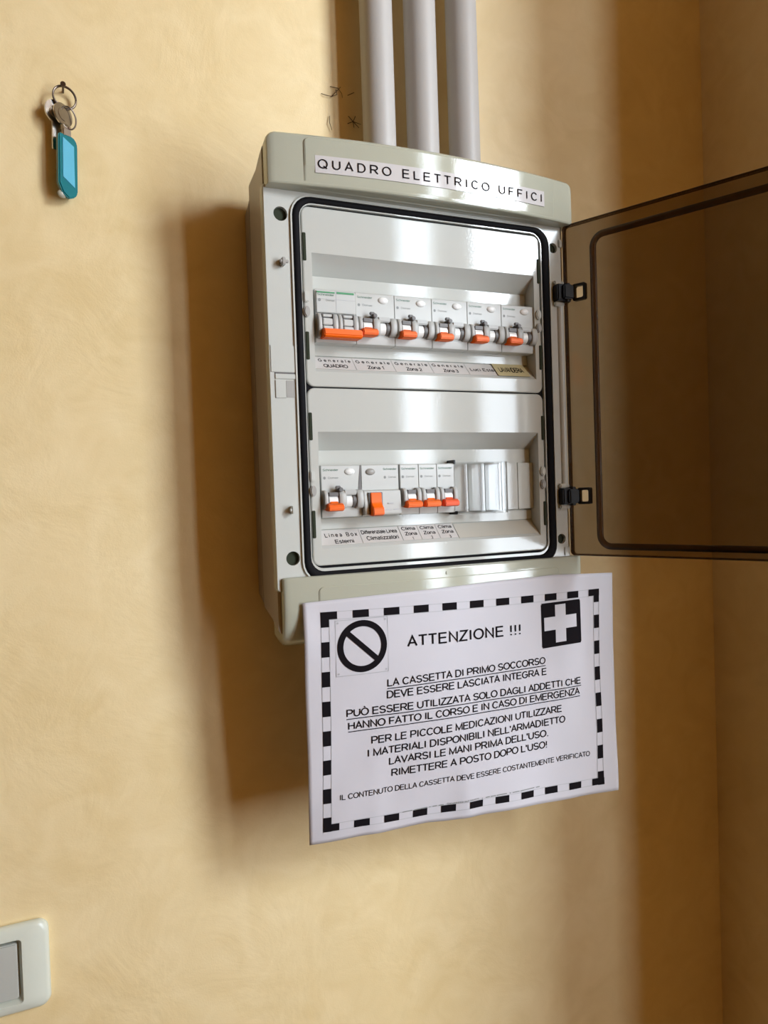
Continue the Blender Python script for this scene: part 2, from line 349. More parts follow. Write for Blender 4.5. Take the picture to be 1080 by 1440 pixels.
# rear body against the wall, stepped, and main body
b = MB()
b.loops([rrect(-24.5, 252, -322, 27, 10, DW), rrect(-25.5, 253, -325, 29, 10, 70), rrect(-26, 253.5, -326, 31, 10, 64),
         rrect(-23.8, 251, -324, 29, 9, 62.5), rrect(-24.2, 251.5, -325, 36, 9, 59)], True, False)
b.loops([rrect(-24.2, 251.5, -325, 36, 9, 59), rrect(-27.2, 254, -327, 39, 7, 56), rrect(-27.8, 254.5, -333, 41, 7, 30), rrect(-29, 251, -338, 44, 5, 12), rrect(-29.2, 250.6, -338, 46, 5, 4)], False, False)
b.loops([rrect(-29.2, 250.6, -338, 46, 5, 4), rrect(-2, 229, -300, 10, 8, 4), rrect(-2, 229, -300, 10, 8, 20)], False, True)
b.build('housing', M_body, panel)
# front frame
f = MB()
n = 6
f.loops([rrect(-30.5, 253.5, -304, 14, 3, 8, n), rrect(-30.5, 251, -304, 14, 3, 1.6, n), rrect(-29.8, 250.2, -303.5, 13.5, 3, 0, n),
         rrect(-9.3, 236, -298.5, 8.2, 17, 0, n), rrect(-9.3, 236, -298.5, 8.2, 17, -1.6, n), rrect(-8.0, 234.8, -297.3, 7.2, 16, -1.6, n), rrect(-8.0, 234.8, -297.3, 7.2, 16, 6, n)], wrap=True)
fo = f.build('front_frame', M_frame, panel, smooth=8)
HOLES = [(-16.8, -8.5, 5.6), (-16.6, -278, 5.6), (240.4, -9.1, 4.6), (241.2, -276.4, 4.6)]
for hx, hz, hr in HOLES:
    cu = MB(); cu.cyl((hx, hz), 'y', hr, -8, 20, 32); c_ = cu.build('cutter', M_hole, panel); c_.parent = None; c_.location = panel.location
    boolean(fo, c_, True)
    MB().cyl((hx, hz), 'y', hr+0.6, 3.4, 5.2, 32).build('screw_cap', M_hole, panel, label='dark screw cap in the corner hole')
# small hooks (bosses) on the left border
for bx, bz, s in ((-17.3, -46.9, 1), (-16.5, -239.6, -1)):
    q = MB(); q.box(bx-1.5, bx+1.5, -7, 0.5, bz-3, bz+3, 0.6); q.box(bx-3, bx+4, -6.5, -4.2, bz-1.2, bz+1.2, 0.5)
    q.build('door_catch', M_mgrey if s > 0 else M_frame, panel)
# latch plate and notch in the left border
q = MB(); q.box(-29, -8.6, -0.7, 0.5, -131.8, -111, 0.25); q.box(-26, -9.4, -1.0, 0.5, -137.2, -133.2, 0.4); q.box(-26, -17.5, -0.9, 0.5, -152, -138, 0.3)
q.build('latch_plate', M_frame, panel)
MB().box(-17.3, -10, -0.35, 0.4, -151.5, -138.2, 0.2).build('latch_slot', M_mgrey, panel)
MB().box(-26, -9.4, -0.4, 0.4, -133.3, -131.7, 0.1).build('latch_gap', M_dgrey, panel)
# right border bar and its ends
q = MB(); q.cyl((247.2-0, -1.0), 'z', 3.2, 0, 1, 16) if False else None
q = MB(); q.loops([[(246.6+3.6*math.cos(a), 0.5-3.4*math.sin(a), z) for a in [PI*k/12 for k in range(13)]] for z in (-228, -226, -62, -60)], True, True)
q.box(246.4, 250.2, -1.5, 0.5, -8, -1, 0.5); q.box(243.8, 249.8, -1.2, 0.5, -292, -284, 0.5)
q.build('hinge_rail', M_frame, panel)

# gasket and inner lip
g = MB()
g.loops([rrect(-7.9, 234.7, -297.2, 7.1, 15.8, 3), rrect(-7.9, 234.7, -297.2, 7.1, 15.8, -0.6), rrect(-7.0, 233.8, -296.3, 6.2, 15, -1.8), rrect(-5.4, 231.6, -294.6, 5.0, 13.5, -2.3),
         rrect(-2.6, 228.6, -291.4, 3.2, 12, -1.8), rrect(-1.6, 227.0, -289.6, 2.4, 11, -0.2), rrect(-2.0, 227.2, -289.7, 2.6, 11, 5)], wrap=False)
g.build('gasket', M_rub, panel, label='black rubber sealing gasket', smooth=60)
g = MB()
g.loops([rrect(-2.1, 227.2, -289.8, 2.7, 11, 3), rrect(-2.1, 227.2, -289.8, 2.7, 11, -0.4), rrect(-1.1, 226.2, -287.4, 1.5, 10, -0.4), rrect(-1.1, 226.2, -287.4, 1.5, 10, 3)])
g.build('inner_lip', M_plate, panel)
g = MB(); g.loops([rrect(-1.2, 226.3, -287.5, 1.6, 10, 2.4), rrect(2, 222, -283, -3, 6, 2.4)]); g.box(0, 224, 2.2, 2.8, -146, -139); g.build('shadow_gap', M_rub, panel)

# header (hood) over the door opening
def y_head(x): return -10 - bulge(x, 11)
def column_body(mb, xs, prof):
    mb.loops([prof(x) for x in xs], True, True)
def corner(x, x0, x1, r):
    d = min(x-x0, x1-x); return 0 if d >= r else r - math.sqrt(max(0, r*r-(r-d)**2))
def xspan(x0, x1, n=28, r=6):
    s = [x0, x0+r*0.08, x0+r*0.3, x0+r*0.6]; e = [x1-r*0.6, x1-r*0.3, x1-r*0.08, x1]
    return s + [x0+r+(x1-x0-2*r)*k/n for k in range(n+1)] + e
HX0, HX1 = -28.5, 256.0
def p_head(x):
    c = corner(x, HX0, HX1, 7); y = y_head(x)+c*0.3; zt = 50.2 - c*0.8 - 2.0*max(0, (x-XC)/XH); zb = 10.3
    return [(x, 18, 40-c*.5), (x, 14, 43-c*.5), (x, 2, zt-1.5), (x, y+4, zt), (x, y+1.6, zt-0.5), (x, y+0.4, zt-1.8), (x, y, zt-4), (x, y, zb+1.6), (x, y+0.5, zb+0.5), (x, y+1.6, zb), (x, 1, zb), (x, 18, zb)]
h = MB(); column_body(h, xspan(HX0, HX1), p_head); h.build('header', M_head, panel, smooth=22)
def slab(mb, x0, x1, z0, z1, yf, t, r, fade):
    """thin raised field with rounded corners whose far edge fades into the surface"""
    def P(x):
        c = corner(x, x0, x1, r); y = yf(x)
        zt = z1 - (c if fade > 0 else 0); zb = z0 + (c if fade < 0 else 0)
        a, bb = (t, 0.05) if fade > 0 else (0.05, t)
        edge = min(1, min(x-x0, x1-x)/0.8)
        return [(x, y+1, zt), (x, y+1, zb), (x, y-bb*edge, zb), (x, y-t*edge, zb + (0.6 if fade < 0 else (z1-z0)*0.35)), (x, y-t*edge, zt-(0.6 if fade > 0 else (z1-z0)*0.35)), (x, y-a*edge*0.4, zt)]
    mb.loops([P(x) for x in xspan(x0, x1, 28, r)], True, True)
h = MB(); slab(h, -1, 232.5, 13.5, 46.8, y_head, 1.2, 5, 1); h.build('header_field', M_head, panel, smooth=4)
FH = lambda x, z: (x, y_head(x)-1.35, z)
h = MB(); h.grid(30, 1, lambda u, v: FH(7.6+213*u, 20.2+13.3*v), thick=0.25); lab = h.build('name_sticker', M_label, panel, label='white sticker reading QUADRO ELETTRICO UFFICI')
tx = MB(); capitals(tx, 'QUADRO ELETTRICO UFFICI', 9.6, 217.5, 23.4, 7.4, lambda x, z: (x, y_head(x)-1.75, z), wt=0.14, spacing=0.42)
tx.build('lettering', M_ink, lab)

# bottom band
def y_band(x): return -4 - bulge(x, 8)
BX0, BX1 = -26.5, 260.5
def p_band(x):
    c = corner(x, BX0, BX1, 6); y = y_band(x)+c*0.3; zt = -292.8 - c*0.1; zb = -349+c
    return [(x, 16, zt), (x, y+1.2, zt), (x, y+0.3, zt-0.4), (x, y, zt-1.4), (x, y, -318), (x, y+0.8, -325), (x, y+3, -333), (x, y+7, -341), (x, y+12, zb+2), (x, y+18, zb), (x, 16+12, zb+3), (x, 28, zt)]
h = MB(); column_body(h, xspan(BX0, BX1), p_band); h.build('bottom_band', M_head, panel, smooth=50)
h = MB(); slab(h, 1, 232.5, -318, -301.3, y_band, 0.7, 5, 1); h.build('band_field', M_head, panel, smooth=4)
MB().ell((113, y_band(113)-0.2, -297.6), 0.9, 0.5, 1.5).build('logo_pip', M_head, panel)

# cover plates
MOD = 17.44; BX = 9.5
def plate(dz, nm):
    b = MB(); n = 6; z0, z1 = -142+dz if dz == 0 else -285.4, 0 if dz == 0 else -143.2
    if dz == 0: z0 = -142.2
    T, Bm = -36.2+dz, -130.2+dz
    b.loops([rrect(0, 224.6, z0, z1, 6, 2.6, n), rrect(0, 224.6, z0, z1, 6, 1.0, n), rrect(0.3, 224.3, z0+.3, z1-.3, 6, 0.3, n), rrect(1, 223.6, z0+1, z1-1, 5.5, 0, n),
             rrect(7.5, 218.2, Bm, T, 0.2, 0, n), rrect(7.5, 218.2, Bm+15, T-14, 0.2, 15, n)], False, True)
    p = b.build(nm, M_plate, panel, smooth=4)
    # rails that frame the breaker slot, on the recess floor
    q = MB(); q.box(7.7, 218, 14.0, 15.2, T-27.4, T-14.2, 0.2); q.box(7.7, 218, 13.6, 15.2, Bm+15.2, Bm+24.0, 0.2)
    q.build('slot_border', M_plate, p)
    for sx, x in ((-1, 1.6), (1, 221.8)):
        for kz, (zz, kind) in enumerate(((-71.6+dz, 0), (-83.4+dz, 1))):
            k = MB()
            if kind == 0 and sx < 0: k.box(x-2.2, x+1.8, -2.2, 1, zz-4.2, zz+4.2, 0.7)
            else: k.cyl((x, zz), 'y', 4.4, -2.6, 1, 20, r2=4.4, sx=0.6, bev=0.8)
            k.build('cover_screw', M_frame if kind == 0 else M_mgrey, p)
        for a, c in ((-22, -42), (-100, -120)):
            k = MB(); k.box(x-1.4+(1.6*sx if sx > 0 else 0), x+1.4+(1.6*sx if sx > 0 else 0), -0.8, 0.8, c+dz-1, a+dz+1, 0.4)
            k.build('retaining_clip', M_hole, p)
    return p
pu = plate(0, 'cover_plate'); pl = plate(-142, 'cover_plate')

# label cards in the slanted lower lip of each recess
def slope(dz, eps): return lambda x, z: (x, 15*(z-(-130.2+dz))/15.0 - eps, z)
def card(x0, x1, sk, dz, lines, m, nm, lab, zt=-116.0, zb=-127.6, ink=M_ink, eps=0.35):
    F = slope(dz, eps); F2 = slope(dz, eps+0.32)
    b = MB(); b.grid(4, 1, lambda u, v: F(x0+(x1-x0)*u, zb+dz+(zt-zb)*v), thick=0.15)
    o = b.build(nm, m, panel, label=lab)
    tmb = MB()
    for (s, a, c, z, cap, sp, bo) in lines:
        w = (x1-x0); capitals(tmb, s, x0+w*a, x0+w*c, z+dz, cap, F2, wt=0.19, spacing=(sp-1)*.7)
    if lines: tmb.build('lettering', ink, o)
X = [8.1+35.55*k for k in range(7)]
for k, (a, c) in enumerate((('QUADRO', 1), ('Zona 1', 0), ('Zona 2', 0), ('Zona 3', 0))):
    card(X[k]+.3, X[k+1]-.1, 0, 0, [('Generale', .06 if k else .14, .94, -120.6, 3.1, 1.7, 0.01), (a, .22 if c else .30, .82 if c else .72, -126.0, 3.5, 1.0, 0.008)], M_label2, 'label_card', 'white card reading Generale ' + a)
card(X[4]+.3, X[5]+2, 0, 0, [('Luci Esterne', .08, .97, -123.6, 3.4, 1.1, 0.01)], M_label2, 'label_card', 'white card reading Luci Esterne')
card(179, 213, 0, 0, [('LAVANDERIA', .12, .88, -123.8, 5.4, .9, 0.012)], M_yel, 'label_card', 'yellowed tape with handwritten capitals', zt=-113.4, zb=-127.6, eps=1.6)
card(8.4, 44.0, 0, -142, [('Linea Box', .14, .94, -121.5, 3.4, 1.55, 0.01), ('Esterni', .34, .80, -126.6, 3.2, 1.0, .01)], M_label2, 'label_card', 'white card reading Linea Box Esterni')
card(44.4, 80.6, 0, -142, [('Differenziale Linea', .04, .94, -120.6, 3.3, .95, 0.01), ('Climatizzatori', .12, .92, -125.6, 3.5, 1.0, .01)], M_label2, 'label_card', 'white card reading Differenziale Linea Climatizzatori')
for k in range(3):
    x0 = 81+17.7*k
    card(x0+.2, x0+17.5, 0, -142, [('Clima', .12, .88, -119.2, 2.9, 1.0, 0.01), ('Zona', .2, .86, -123.4, 2.9, 1.0, .01), (str(k+1), .52, .57 if k == 0 else .62, -127.2, 2.5, 1.0, .01)], M_label2, 'label_card', 'white card reading Clima Zona %d' % (k+1), zt=-115.6, zb=-127.4)
card(134.5, 217.5, 0, -142, [], M_cream, 'label_card', 'blank cream label card', zt=-116, zb=-128)

# ------------------------------------------------------------------ smoked door, open about 115 degrees
DA = math.radians(25)
def dw(s, t, z):   # door coordinates: s along the door from the hinge, t towards the camera side, z
    return (252.3 + s*math.sin(DA) - t*math.cos(DA), -s*math.cos(DA) - t*math.sin(DA), z)
def drr(s0, s1, z0, z1, r, t): return [dw(p[0], t, p[2]) for p in rrect(s0, s1, z0, z1, r, 0, 8)]
d = MB()
S1 = 284
d.loops([drr(0.6, S1, -292, 11.2, 4, 3.2), drr(0.6, S1, -292, 11.2, 4, -2.2), drr(26, S1-24, -286.5, -1.5, 12, -2.2), drr(29, S1-27, -285, -4, 12, -6), drr(31, S1-29, -283, -6, 11, -6.5),][::-1], True, False)
d.loops([drr(0.6, S1, -292, 11.2, 4, 3.2), drr(3.4, S1-1.4, -290.6, 9.8, 3.5, 3.2), drr(3.4, S1-1.4, -290.6, 9.8, 3.5, 0), drr(27.5, S1-25.5, -285, -3, 11, 0), drr(30.5, S1-28.5, -283, -5.5, 11, -4), drr(32.5, S1-30.5, -281.5, -7.5, 10, -4.5)], False, True)
bmesh.ops.remove_doubles(d.bm, verts=d.bm.verts, dist=0.01)
bmesh.ops.recalc_face_normals(d.bm, faces=d.bm.faces[:])
door = d.build('door', M_smoke, panel, smooth=3, label='smoked brown transparent door swung open')
for nm, a, wd, t0, t1, rr in (('sealing_ridge', 26.5, 5.5, -0.1, 2.4, 13), ('edge_lip', 0.6, 1.5, -2.3, 3.4, 4)):
    k = MB(); i0 = a + (0 if a > 5 else -0.1)
    zt, zb = (-1.5, -286.0) if a > 5 else (11.4, -292.2)
    def dl(g, t): return drr(i0+g, S1-(i0-2)-g, zb+g, zt-g, max(1, rr-g), t)
    k.loops([dl(0, t0), dl(0, t1-.6), dl(.6, t1), dl(wd-.6, t1), dl(wd, t1-.6), dl(wd, t0)], wrap=True); k.build(nm, M_smoke2, door, smooth=50)
for hz in (-51.0, -237.2):
    cu = MB(); cu.loops([[dw(s, t, z) for s, z in ((10, hz-5.2), (19, hz-5.2), (19, hz+5.2), (10, hz+5.2))] for t in (-6, 6)], True, True)
    c_ = cu.build('cutter', M_smoke, panel); c_.parent = None; c_.location = panel.location; boolean(door, c_, True)
    k = MB(); k.box(238.5, 251.5, -8.5, 0.3, hz-7.5, hz+7.5, 1.0); k.box(243, 254, -12, -3, hz-6.5, hz+6.5, 1.2)
    k.cyl((250, -6), 'z', 3.4, hz-8.6, hz+8.6, 16, bev=.5)
    k.build('hinge', M_blk, panel, label='black plastic hinge')
    k = MB()
    def RR(g, t): return [dw(p[0], t, p[2]) for p in rrect(8.5+g, 21-g, hz-7.6+g, hz+7.6-g, 1.5, 0, 3)]
    k.loops([RR(0, -2.6), RR(0, 1.4), RR(2.2, 1.4), RR(2.2, -2.6)], wrap=True)
    k.build('hinge_loop', M_blk, door)
    k = MB()
    for e in (-1, 1): k.box(239, 249.5, -3.6, 0.4, hz+e*9.6-2.0, hz+e*9.6+2.0, 0.9)
    k.build('hinge_lug', M_frame, panel)

# ------------------------------------------------------------------ breakers (local coordinates: x from left, y from the front face, z from the base)
BH = 42.6
def parent_part(mb, name, m, r, **kw): return mb.build(name, m, r, **kw)
def body_profile(nose):     # (y, z)
    return [(26, 0), (1.5, 0), (0.6, 0.6), (0.3, 6.5), (0.0, 7.5), (0.0, BH-0.8), (0.8, BH), (26, BH)]
def toggle(r, x0, x1, z, m, wide):
    t = MB(True)
    t.prism([(2, z+6.5), (-5.2, z+5.2), (-7.2, z+3), (-7.2, z-1), (2, z-1)], 'x', x0+1.2, x1-1.2, 0.3)
    t.prism([(0, z+2.8), (-8.4, z+3.6), (-11.5, z+1.6), (-11.5, z-1.6), (-9.5, z-2.8), (0, z-2.2)], 'x', x0-wide, x1+wide, 0.6)
    t.build('toggle', m, r)
    s = MB(True); s.cyl((0.2, z+5.5), 'x', 5.6, x0+0.9, x1-0.9, 24); s.build('toggle_drum', M_shine, r)
    s = MB(True); s.box(x0+0.7, x1-0.7, -5.3, 0, z+9.2, z+12.4, 0.2); s.build('toggle_slot', M_dgrey, r)
def cheek(b, x0, x1, z0=7.0, z1=22.5, d=6.5):
    n = 10; zc = (z0+z1)/2; hz = (z1-z0)/2
    pts = [(0.5, z0)] + [(-d*math.sin(PI*k/n)**0.6 if 0 < k < n else 0.0, zc - hz*math.cos(PI*k/n)) for k in range(n+1)] + [(0.5, z1)]
    b.prism(pts, 'x', x0, x1, 0.25, 1)
def brand(r, x0, x1, zt, m, body='Schneider'):
    t = MB(True); capitals(t, body, x0, x1, zt, 1.9, lambda x, z: (x, -0.12, z), wt=0.17)
    t.build('brand_lettering', m, r)
def small_print(r, x, z, w):
    t = MB(True); F = lambda x_, z_: (x_, -0.12, z_)
    t.poly([(x+1.1*math.cos(2*PI*k/12), z+0.7+1.2*math.sin(2*PI*k/12)) for k in range(12)], F)
    capitals(t, 'Domae', x+3.2, x+3.2+w, z, 1.6, F, wt=0.13)
    t.build('type_lettering', M_ink2, r)
def breaker_rcbo(x, ztop, label, tog=M_orange, group='two-module breakers with round test button'):
    r = root('circuit_breaker', x, 2, ztop-BH, label, 'circuit breaker', group); w = 2*MOD - 0.25
    b = MB(True); b.prism(body_profile(0), 'x', 0.12, w, 0.25, 1); b.build('body', M_brk, r, smooth=30)
    b = MB(True); cheek(b, 0.6, 3.6); cheek(b, 13.2, 19.2); cheek(b, 28.6, w-0.4); b.box(19, 28.8, -0.6, 0, 7.5, 20, .2); b.build('nose', M_brk2, r, smooth=50)
    b = MB(True); b.box(17.5, 28.4, -5.6, 0, 18.2, 22.4, 0.7); b.build('nose_bridge', M_brk2, r)
    toggle(r, 4.0, 13.2, 8.2, tog, 2.0)
    b = MB(True); b.cyl((0.5, 13.5), 'x', 5.4, 19.4, 25.2, 24, bev=.3); b.build('roller', M_shine, r)
    b = MB(True); b.cyl((0.5, 13.8), 'x', 6.0, 25.2, 28.4, 24); b.build('roller_stop', M_dgrey, r)
    b = MB(True); b.cyl((14.2, 22.6), 'y', 1.9, -7.5, 0, 12, bev=.4); b.box(10.2, 14.5, -6.4, -3.8, 23.2, 25.8, 0.6); b.build('lock_lever', M_dgrey, r)
    b = MB(True); b.ell((24.6, 0.1, BH-5.4), 4.6, 1.9, 2.9); b.build('test_button', M_shine, r, label='pale oval test button')
    brand(r, 1.6, 15, BH-4.8, M_green2); small_print(r, 2.9, BH-11, 8.6)
    return r
def copy_tree(o, parent=None):
    c = o.copy(); C.objects.link(c); c.parent = parent
    for ch in list(o.children): copy_tree(ch, c)
    return c
ZU, ZL = -63.8, -204.9
# main switch: two modules with one long bar
r = root('main_switch', BX, 2, ZU-BH, 'two-pole main switch with one long orange bar, far left of the upper row', 'switch')
w = 2*MOD-0.25
b = MB(True); b.prism(body_profile(0), 'x', 0.1, w, 0.25, 1); b.build('body', M_brk, r, smooth=30)
b = MB(True); b.box(0.5, w-0.4, -2.2, 0.5, 23.5, BH-1.6, 0.4); b.build('face_cover', M_brk, r)
b = MB(True); b.box(17.2, 17.5, -2.35, -2.0, 24, BH-2, 0); b.box(0.7, w-0.6, -2.32, -2.1, 34.2, 34.5); b.build('face_seam', M_ink3, r)
b = MB(True); b.box(0.9, 16.3, -2.5, -2.1, BH-3.6, BH-2.4, 0.1); b.box(17.9, w-1.8, -2.5, -2.1, BH-3.6, BH-2.0, 0.1); b.build('green_stripe', M_green, r)
for k in (0, 1):
    o = k*MOD
    b = MB(True); cheek(b, o+0.5, o+3.4, 3, 22.8, 7); cheek(b, o+13.2, o+17.1, 3, 22.8, 7); b.build('nose', M_brk2, r, smooth=50)
    b = MB(True)
    b.box(o+4.2, o+12.6, -6.3, 0, 19.2, 21.2, .4); b.box(o+4.2, o+12.6, -6.8, 0, 12.8, 18.0, .5); b.box(o+4.2, o+12.6, -7.2, 0, 7, 12.0, .5)
    b.build('toggle_window', M_brk, r)
    b = MB(True); b.box(o+3.6, o+13.0, -4.8, 0, 5, 22.0, .2); b.box(o+12.3, o+13.2, -7.1, 0, 11, 21.4, .1); b.build('window_recess', M_dgrey, r)
b = MB(True); b.prism([(0, 9), (-8.5, 9.6), (-12.4, 8.6), (-13, 3.8), (-11.5, 2.0), (0, 2.4)], 'x', 3.0, w+0.9, 0.7); b.build('toggle_bar', M_orange, r, label='long orange switch bar')
b = MB(True); capitals(b, 'Schneider', 1.4, 16, BH-5.8, 1.9, lambda x, z: (x, -2.35, z), wt=.17); b.build('brand_lettering', M_green2, r)
t = MB(True); capitals(t, 'Domae', 8.6, 16, BH-10.0, 1.6, lambda x, z: (x, -2.35, z), wt=.13); t.poly([(3.2+1.2*math.cos(2*PI*k/12), BH-9.2+1.3*math.sin(2*PI*k/12)) for k in range(12)], lambda x, z: (x, -2.35, z)); t.build('type_lettering', M_ink2, r)
ordw = ['touching the main switch', 'second to the right of the main switch', 'third to the right of the main switch', 'above the Luci Esterne card', 'above the yellow tape']
G1 = 'two-module breakers with round test button'
r1 = breaker_rcbo(BX+2*MOD, ZU, 'grey breaker with orange toggle and oval button ' + ordw[0], group=G1)
for k in range(1, 5):
    c = copy_tree(r1); c.location = W(BX+(2+2*k)*MOD, 2, ZU-BH); c['label'] = 'grey breaker with orange toggle and oval button ' + ordw[k]
c = copy_tree(r1); c.location = W(BX, 2, ZL-BH); c['label'] = 'grey breaker with orange toggle at the left end of the lower row'
b = MB(True); b.prism([(w-3.0, 22), (w+0.1, 22), (w-0.4, BH-0.4), (w-0.9, BH-0.4)], 'y', -0.3, 0.5); b.build('gap_shade_wedge', M_dgrey, c)  # dark wedge on the face puts the shade between two devices into colour
# residual current switch for the climate line
r = root('residual_current_switch', BX+2*MOD, 2, ZL-BH, 'wide grey residual current switch with tall orange lever in the lower row', 'switch')
b = MB(True); b.prism(body_profile(0), 'x', 0.12, w-1.2, 0.25, 1); b.build('body', M_brk, r, smooth=30)
b = MB(True); b.prism([(0.5, 0.8), (-4.6, 1.2), (-5.2, 3), (-3.6, 20.5), (0.5, 22)], 'x', 0.4, w-1.4, 0.35); b.build('lower_block', M_brk, r)
b = MB(True); b.box(3.6, 16.2, -5.4, 0, 1.6, 19.6, .3); b.build('lever_well', M_dgrey, r)
b = MB(True); b.prism([(0, 19.8), (-6.6, 19.2), (-7.0, 12), (-8.0, 9.6), (-11.5, 6.5), (-12.2, 1.6), (-9, 0.2), (0, 0.6)], 'x', 5.2, 14.8, 0.5); b.build('lever', M_orange, r, label='tall orange lever')
b = MB(True); b.ell((8.0, 0.1, BH-6.0), 4.4, 1.9, 2.8); b.build('test_button', M_mgrey, r)
brand(r, 19.5, 32, BH-4.8, M_green2); small_print(r, 21.0, BH-11.4, 7)
t = MB(True); F = lambda x, z: (x, -5.0, z)
for (x, z, ww) in ((21, 9.8, 5), (17, 4.4, 7), (26, 4.6, 5)): t.box(x, x+ww, -5.3, -4.0, z, z+0.7, 0)
t.build('rating_print', M_ink3, r)
# three single-module breakers
def mcb(x, label, tog):
    r = root('miniature_circuit_breaker', x, 2, ZL-BH, label, 'circuit breaker', 'single-module breakers of the climate zones'); w = MOD-0.25
    b = MB(True); b.prism(body_profile(0), 'x', 0.15, w, 0.25, 1); b.build('body', M_brk, r, smooth=30)
    b = MB(True); cheek(b, 0.5, 3.8); cheek(b, 13.2, w-0.3); b.build('nose', M_brk2, r, smooth=50)
    toggle(r, 4.0, 13.0, 8.4, tog, 2.4)
    brand(r, 1.4, w-2, BH-4.8, M_green2); small_print(r, 2.6, BH-11.4, 7.5)
    return r
for k, (tg, s) in enumerate(((M_orange, 'beside the residual current switch'), (M_orange, 'in the middle of its three'), (M_red, 'beside the clear ribbed cover'))):
    mcb(BX+(4+k)*MOD, 'narrow grey breaker with %s toggle %s' % ('red-orange' if k == 2 else 'orange', s), tg)
# dark end stop beside the last one, blister cover, blanking strips
MB().box(130.8, 132.4, 1.2, 15, -205.5, -202.0, .3).build('rail_clip', M_blk, panel)
MB().box(131.4, 133.4, 1.2, 15, -249.5, -246.5, .3).build('rail_clip', M_blk, panel)
for k in range(5):
    x0 = BX+(7+k)*MOD
    MB().box(x0+.25, min(x0+MOD-.25, 218), 9.5, 15.2, -247.2, -205, 0.3).build('blanking_strip', M_plate, panel)
b = MB(); x0, x1, z0, z1 = 131.5, 185.0, -249.8, -203.6
ys = lambda x: 0.4 - 2.6*abs(math.sin(PI*(x-x0)/(MOD*0.98)))**0.7
N = 48
b.loops([[(x, 4.5, z0), (x, 1.6, z0+.3), (x, ys(x) if 0 < i < N else 3, z0+2.6), (x, ys(x) if 0 < i < N else 3, z1-2.6), (x, 1.6, z1-.3), (x, 4.5, z1)] for i, x in enumerate([x0+(x1-x0)*i/N for i in range(N+1)])], True, True)
b.build('module_cover', M_blister, None, origin=(158, 4, -249.8), smooth=50, label='clear ribbed plastic cover over empty slots in the lower row', cat='cover')

# ------------------------------------------------------------------ conduits
for k, (xc, s) in enumerate(((96.0, 'leftmost of the three'), (140.3, 'middle one of the three'), (184.6, 'rightmost of the three'))):
    b = MB(); n = 28; R = 14.9
    b.loops([[(xc+rr*math.cos(2*PI*i/n), 58+rr*math.sin(2*PI*i/n), z) for i in range(n)] for rr, z in ((R+1.2, 30), (R+1.2, 48), (R, 48.5), (R, CZ))], True, True)
    b.build('conduit', M_pipe, origin=(xc, 58, 30), label='grey plastic conduit rising from the panel to the ceiling, %s' % s, cat='pipe', group='conduits above the panel')

# ------------------------------------------------------------------ notice sheet
def edge(tab, s):
    for (a, va), (c, vc) in zip(tab, tab[1:]):
        if s <= c: return va + (vc-va)*(s-a)/(c-a)
    return tab[-1][1]
def Yp(x, z):
    t = min(1, max(0, (-312-z)/200)); s = (x+10)/300
    base = (1-t*t)*(-5-bulge(x, 8)+0) + t*t*(6-16*s-3*math.sin(PI*s))
    base -= 1.6*t*math.exp(-((x-110-20*t)/9)**2)*max(0, t-0.55)*2.2
    base -= 1.2*math.exp(-((x-46)/10)**2)*max(0, t-0.5)*2
    base += 1.1*math.sin(x*0.045+z*0.03)*t*0.8 + 0.5*math.sin(x*0.11-z*0.07)*t
    base -= 2.2*math.exp(-((x+13)/10)**2)*math.exp(-((z+340)/22)**2)
    return base - 0.8
top = [(0, -312.7), (.2, -311), (.34, -310.2), (.54, -308.5), (.765, -307.9), (1, -312.0)]
bot = [(0, -510.1), (.17, -510.0), (.34, -510.3), (.40, -511.7), (.61, -513), (.82, -515.2), (1, -516.5)]
def paper_xz(u, v):   # v from bottom 0 to top 1
    zt, zb = edge(top, u), edge(bot, u); z = zb + (zt-zb)*v
    xl = -12.8 + 2.6*(1-v)**1.6; xr = 298.6 - 4*(1-v) - 5*(1-v)**2
    return xl + (xr-xl)*u, z
sheet = MB()
def pf(u, v):
    x, z = paper_xz(u, v); return (x, Yp(x, z), z)
sheet.grid(90, 60, pf, thick=-0.12)
sheet = sheet.build('notice_sheet', M_paper, origin=(140, 0, -512), smooth=180, label='creased white first aid notice sheet hanging from the bottom of the panel', cat='notice')
FP = lambda e: (lambda x, z: (x, Yp(x, z)-e, z))
ink = FP(0.45)
# dashed border: a quad with corners TL TR BR BL (outer), bilinear
Q = [(1.2, -321.1), (279.9, -325.5), (274.2, -508.2), (0.6, -500.6)]
def qb(u, v):  # v 0 top..1 bottom
    x = (1-v)*((1-u)*Q[0][0]+u*Q[1][0]) + v*((1-u)*Q[3][0]+u*Q[2][0]); z = (1-v)*((1-u)*Q[0][1]+u*Q[1][1]) + v*((1-u)*Q[3][1]+u*Q[2][1])
    return x, z
def qpatch(mb, u0, u1, v0, v1, f=ink):
    def g(a, c):
        x, z = qb(u0+(u1-u0)*a, v0+(v1-v0)*c); return f(x, z)
    mb.grid(max(1, int((u1-u0)*60)), max(1, int((v1-v0)*40)), g)
bd = MB(); tu, tv = 0.0245, 0.034
L, LV = 1/21.0, 1/15.0
for i in range(11):
    for v0 in (0, 1-tv): qpatch(bd, i*2*L, i*2*L+L*1.02, v0, v0+tv)
for i in range(8):
    for u0 in (0, 1-tu): qpatch(bd, u0, u0+tu, i*2*LV, i*2*LV+LV*1.02)
bd.build('dashed_border', M_ink, sheet)
bl = MB(); h = 0.0016; hv = 0.0022; f2 = FP(0.38)
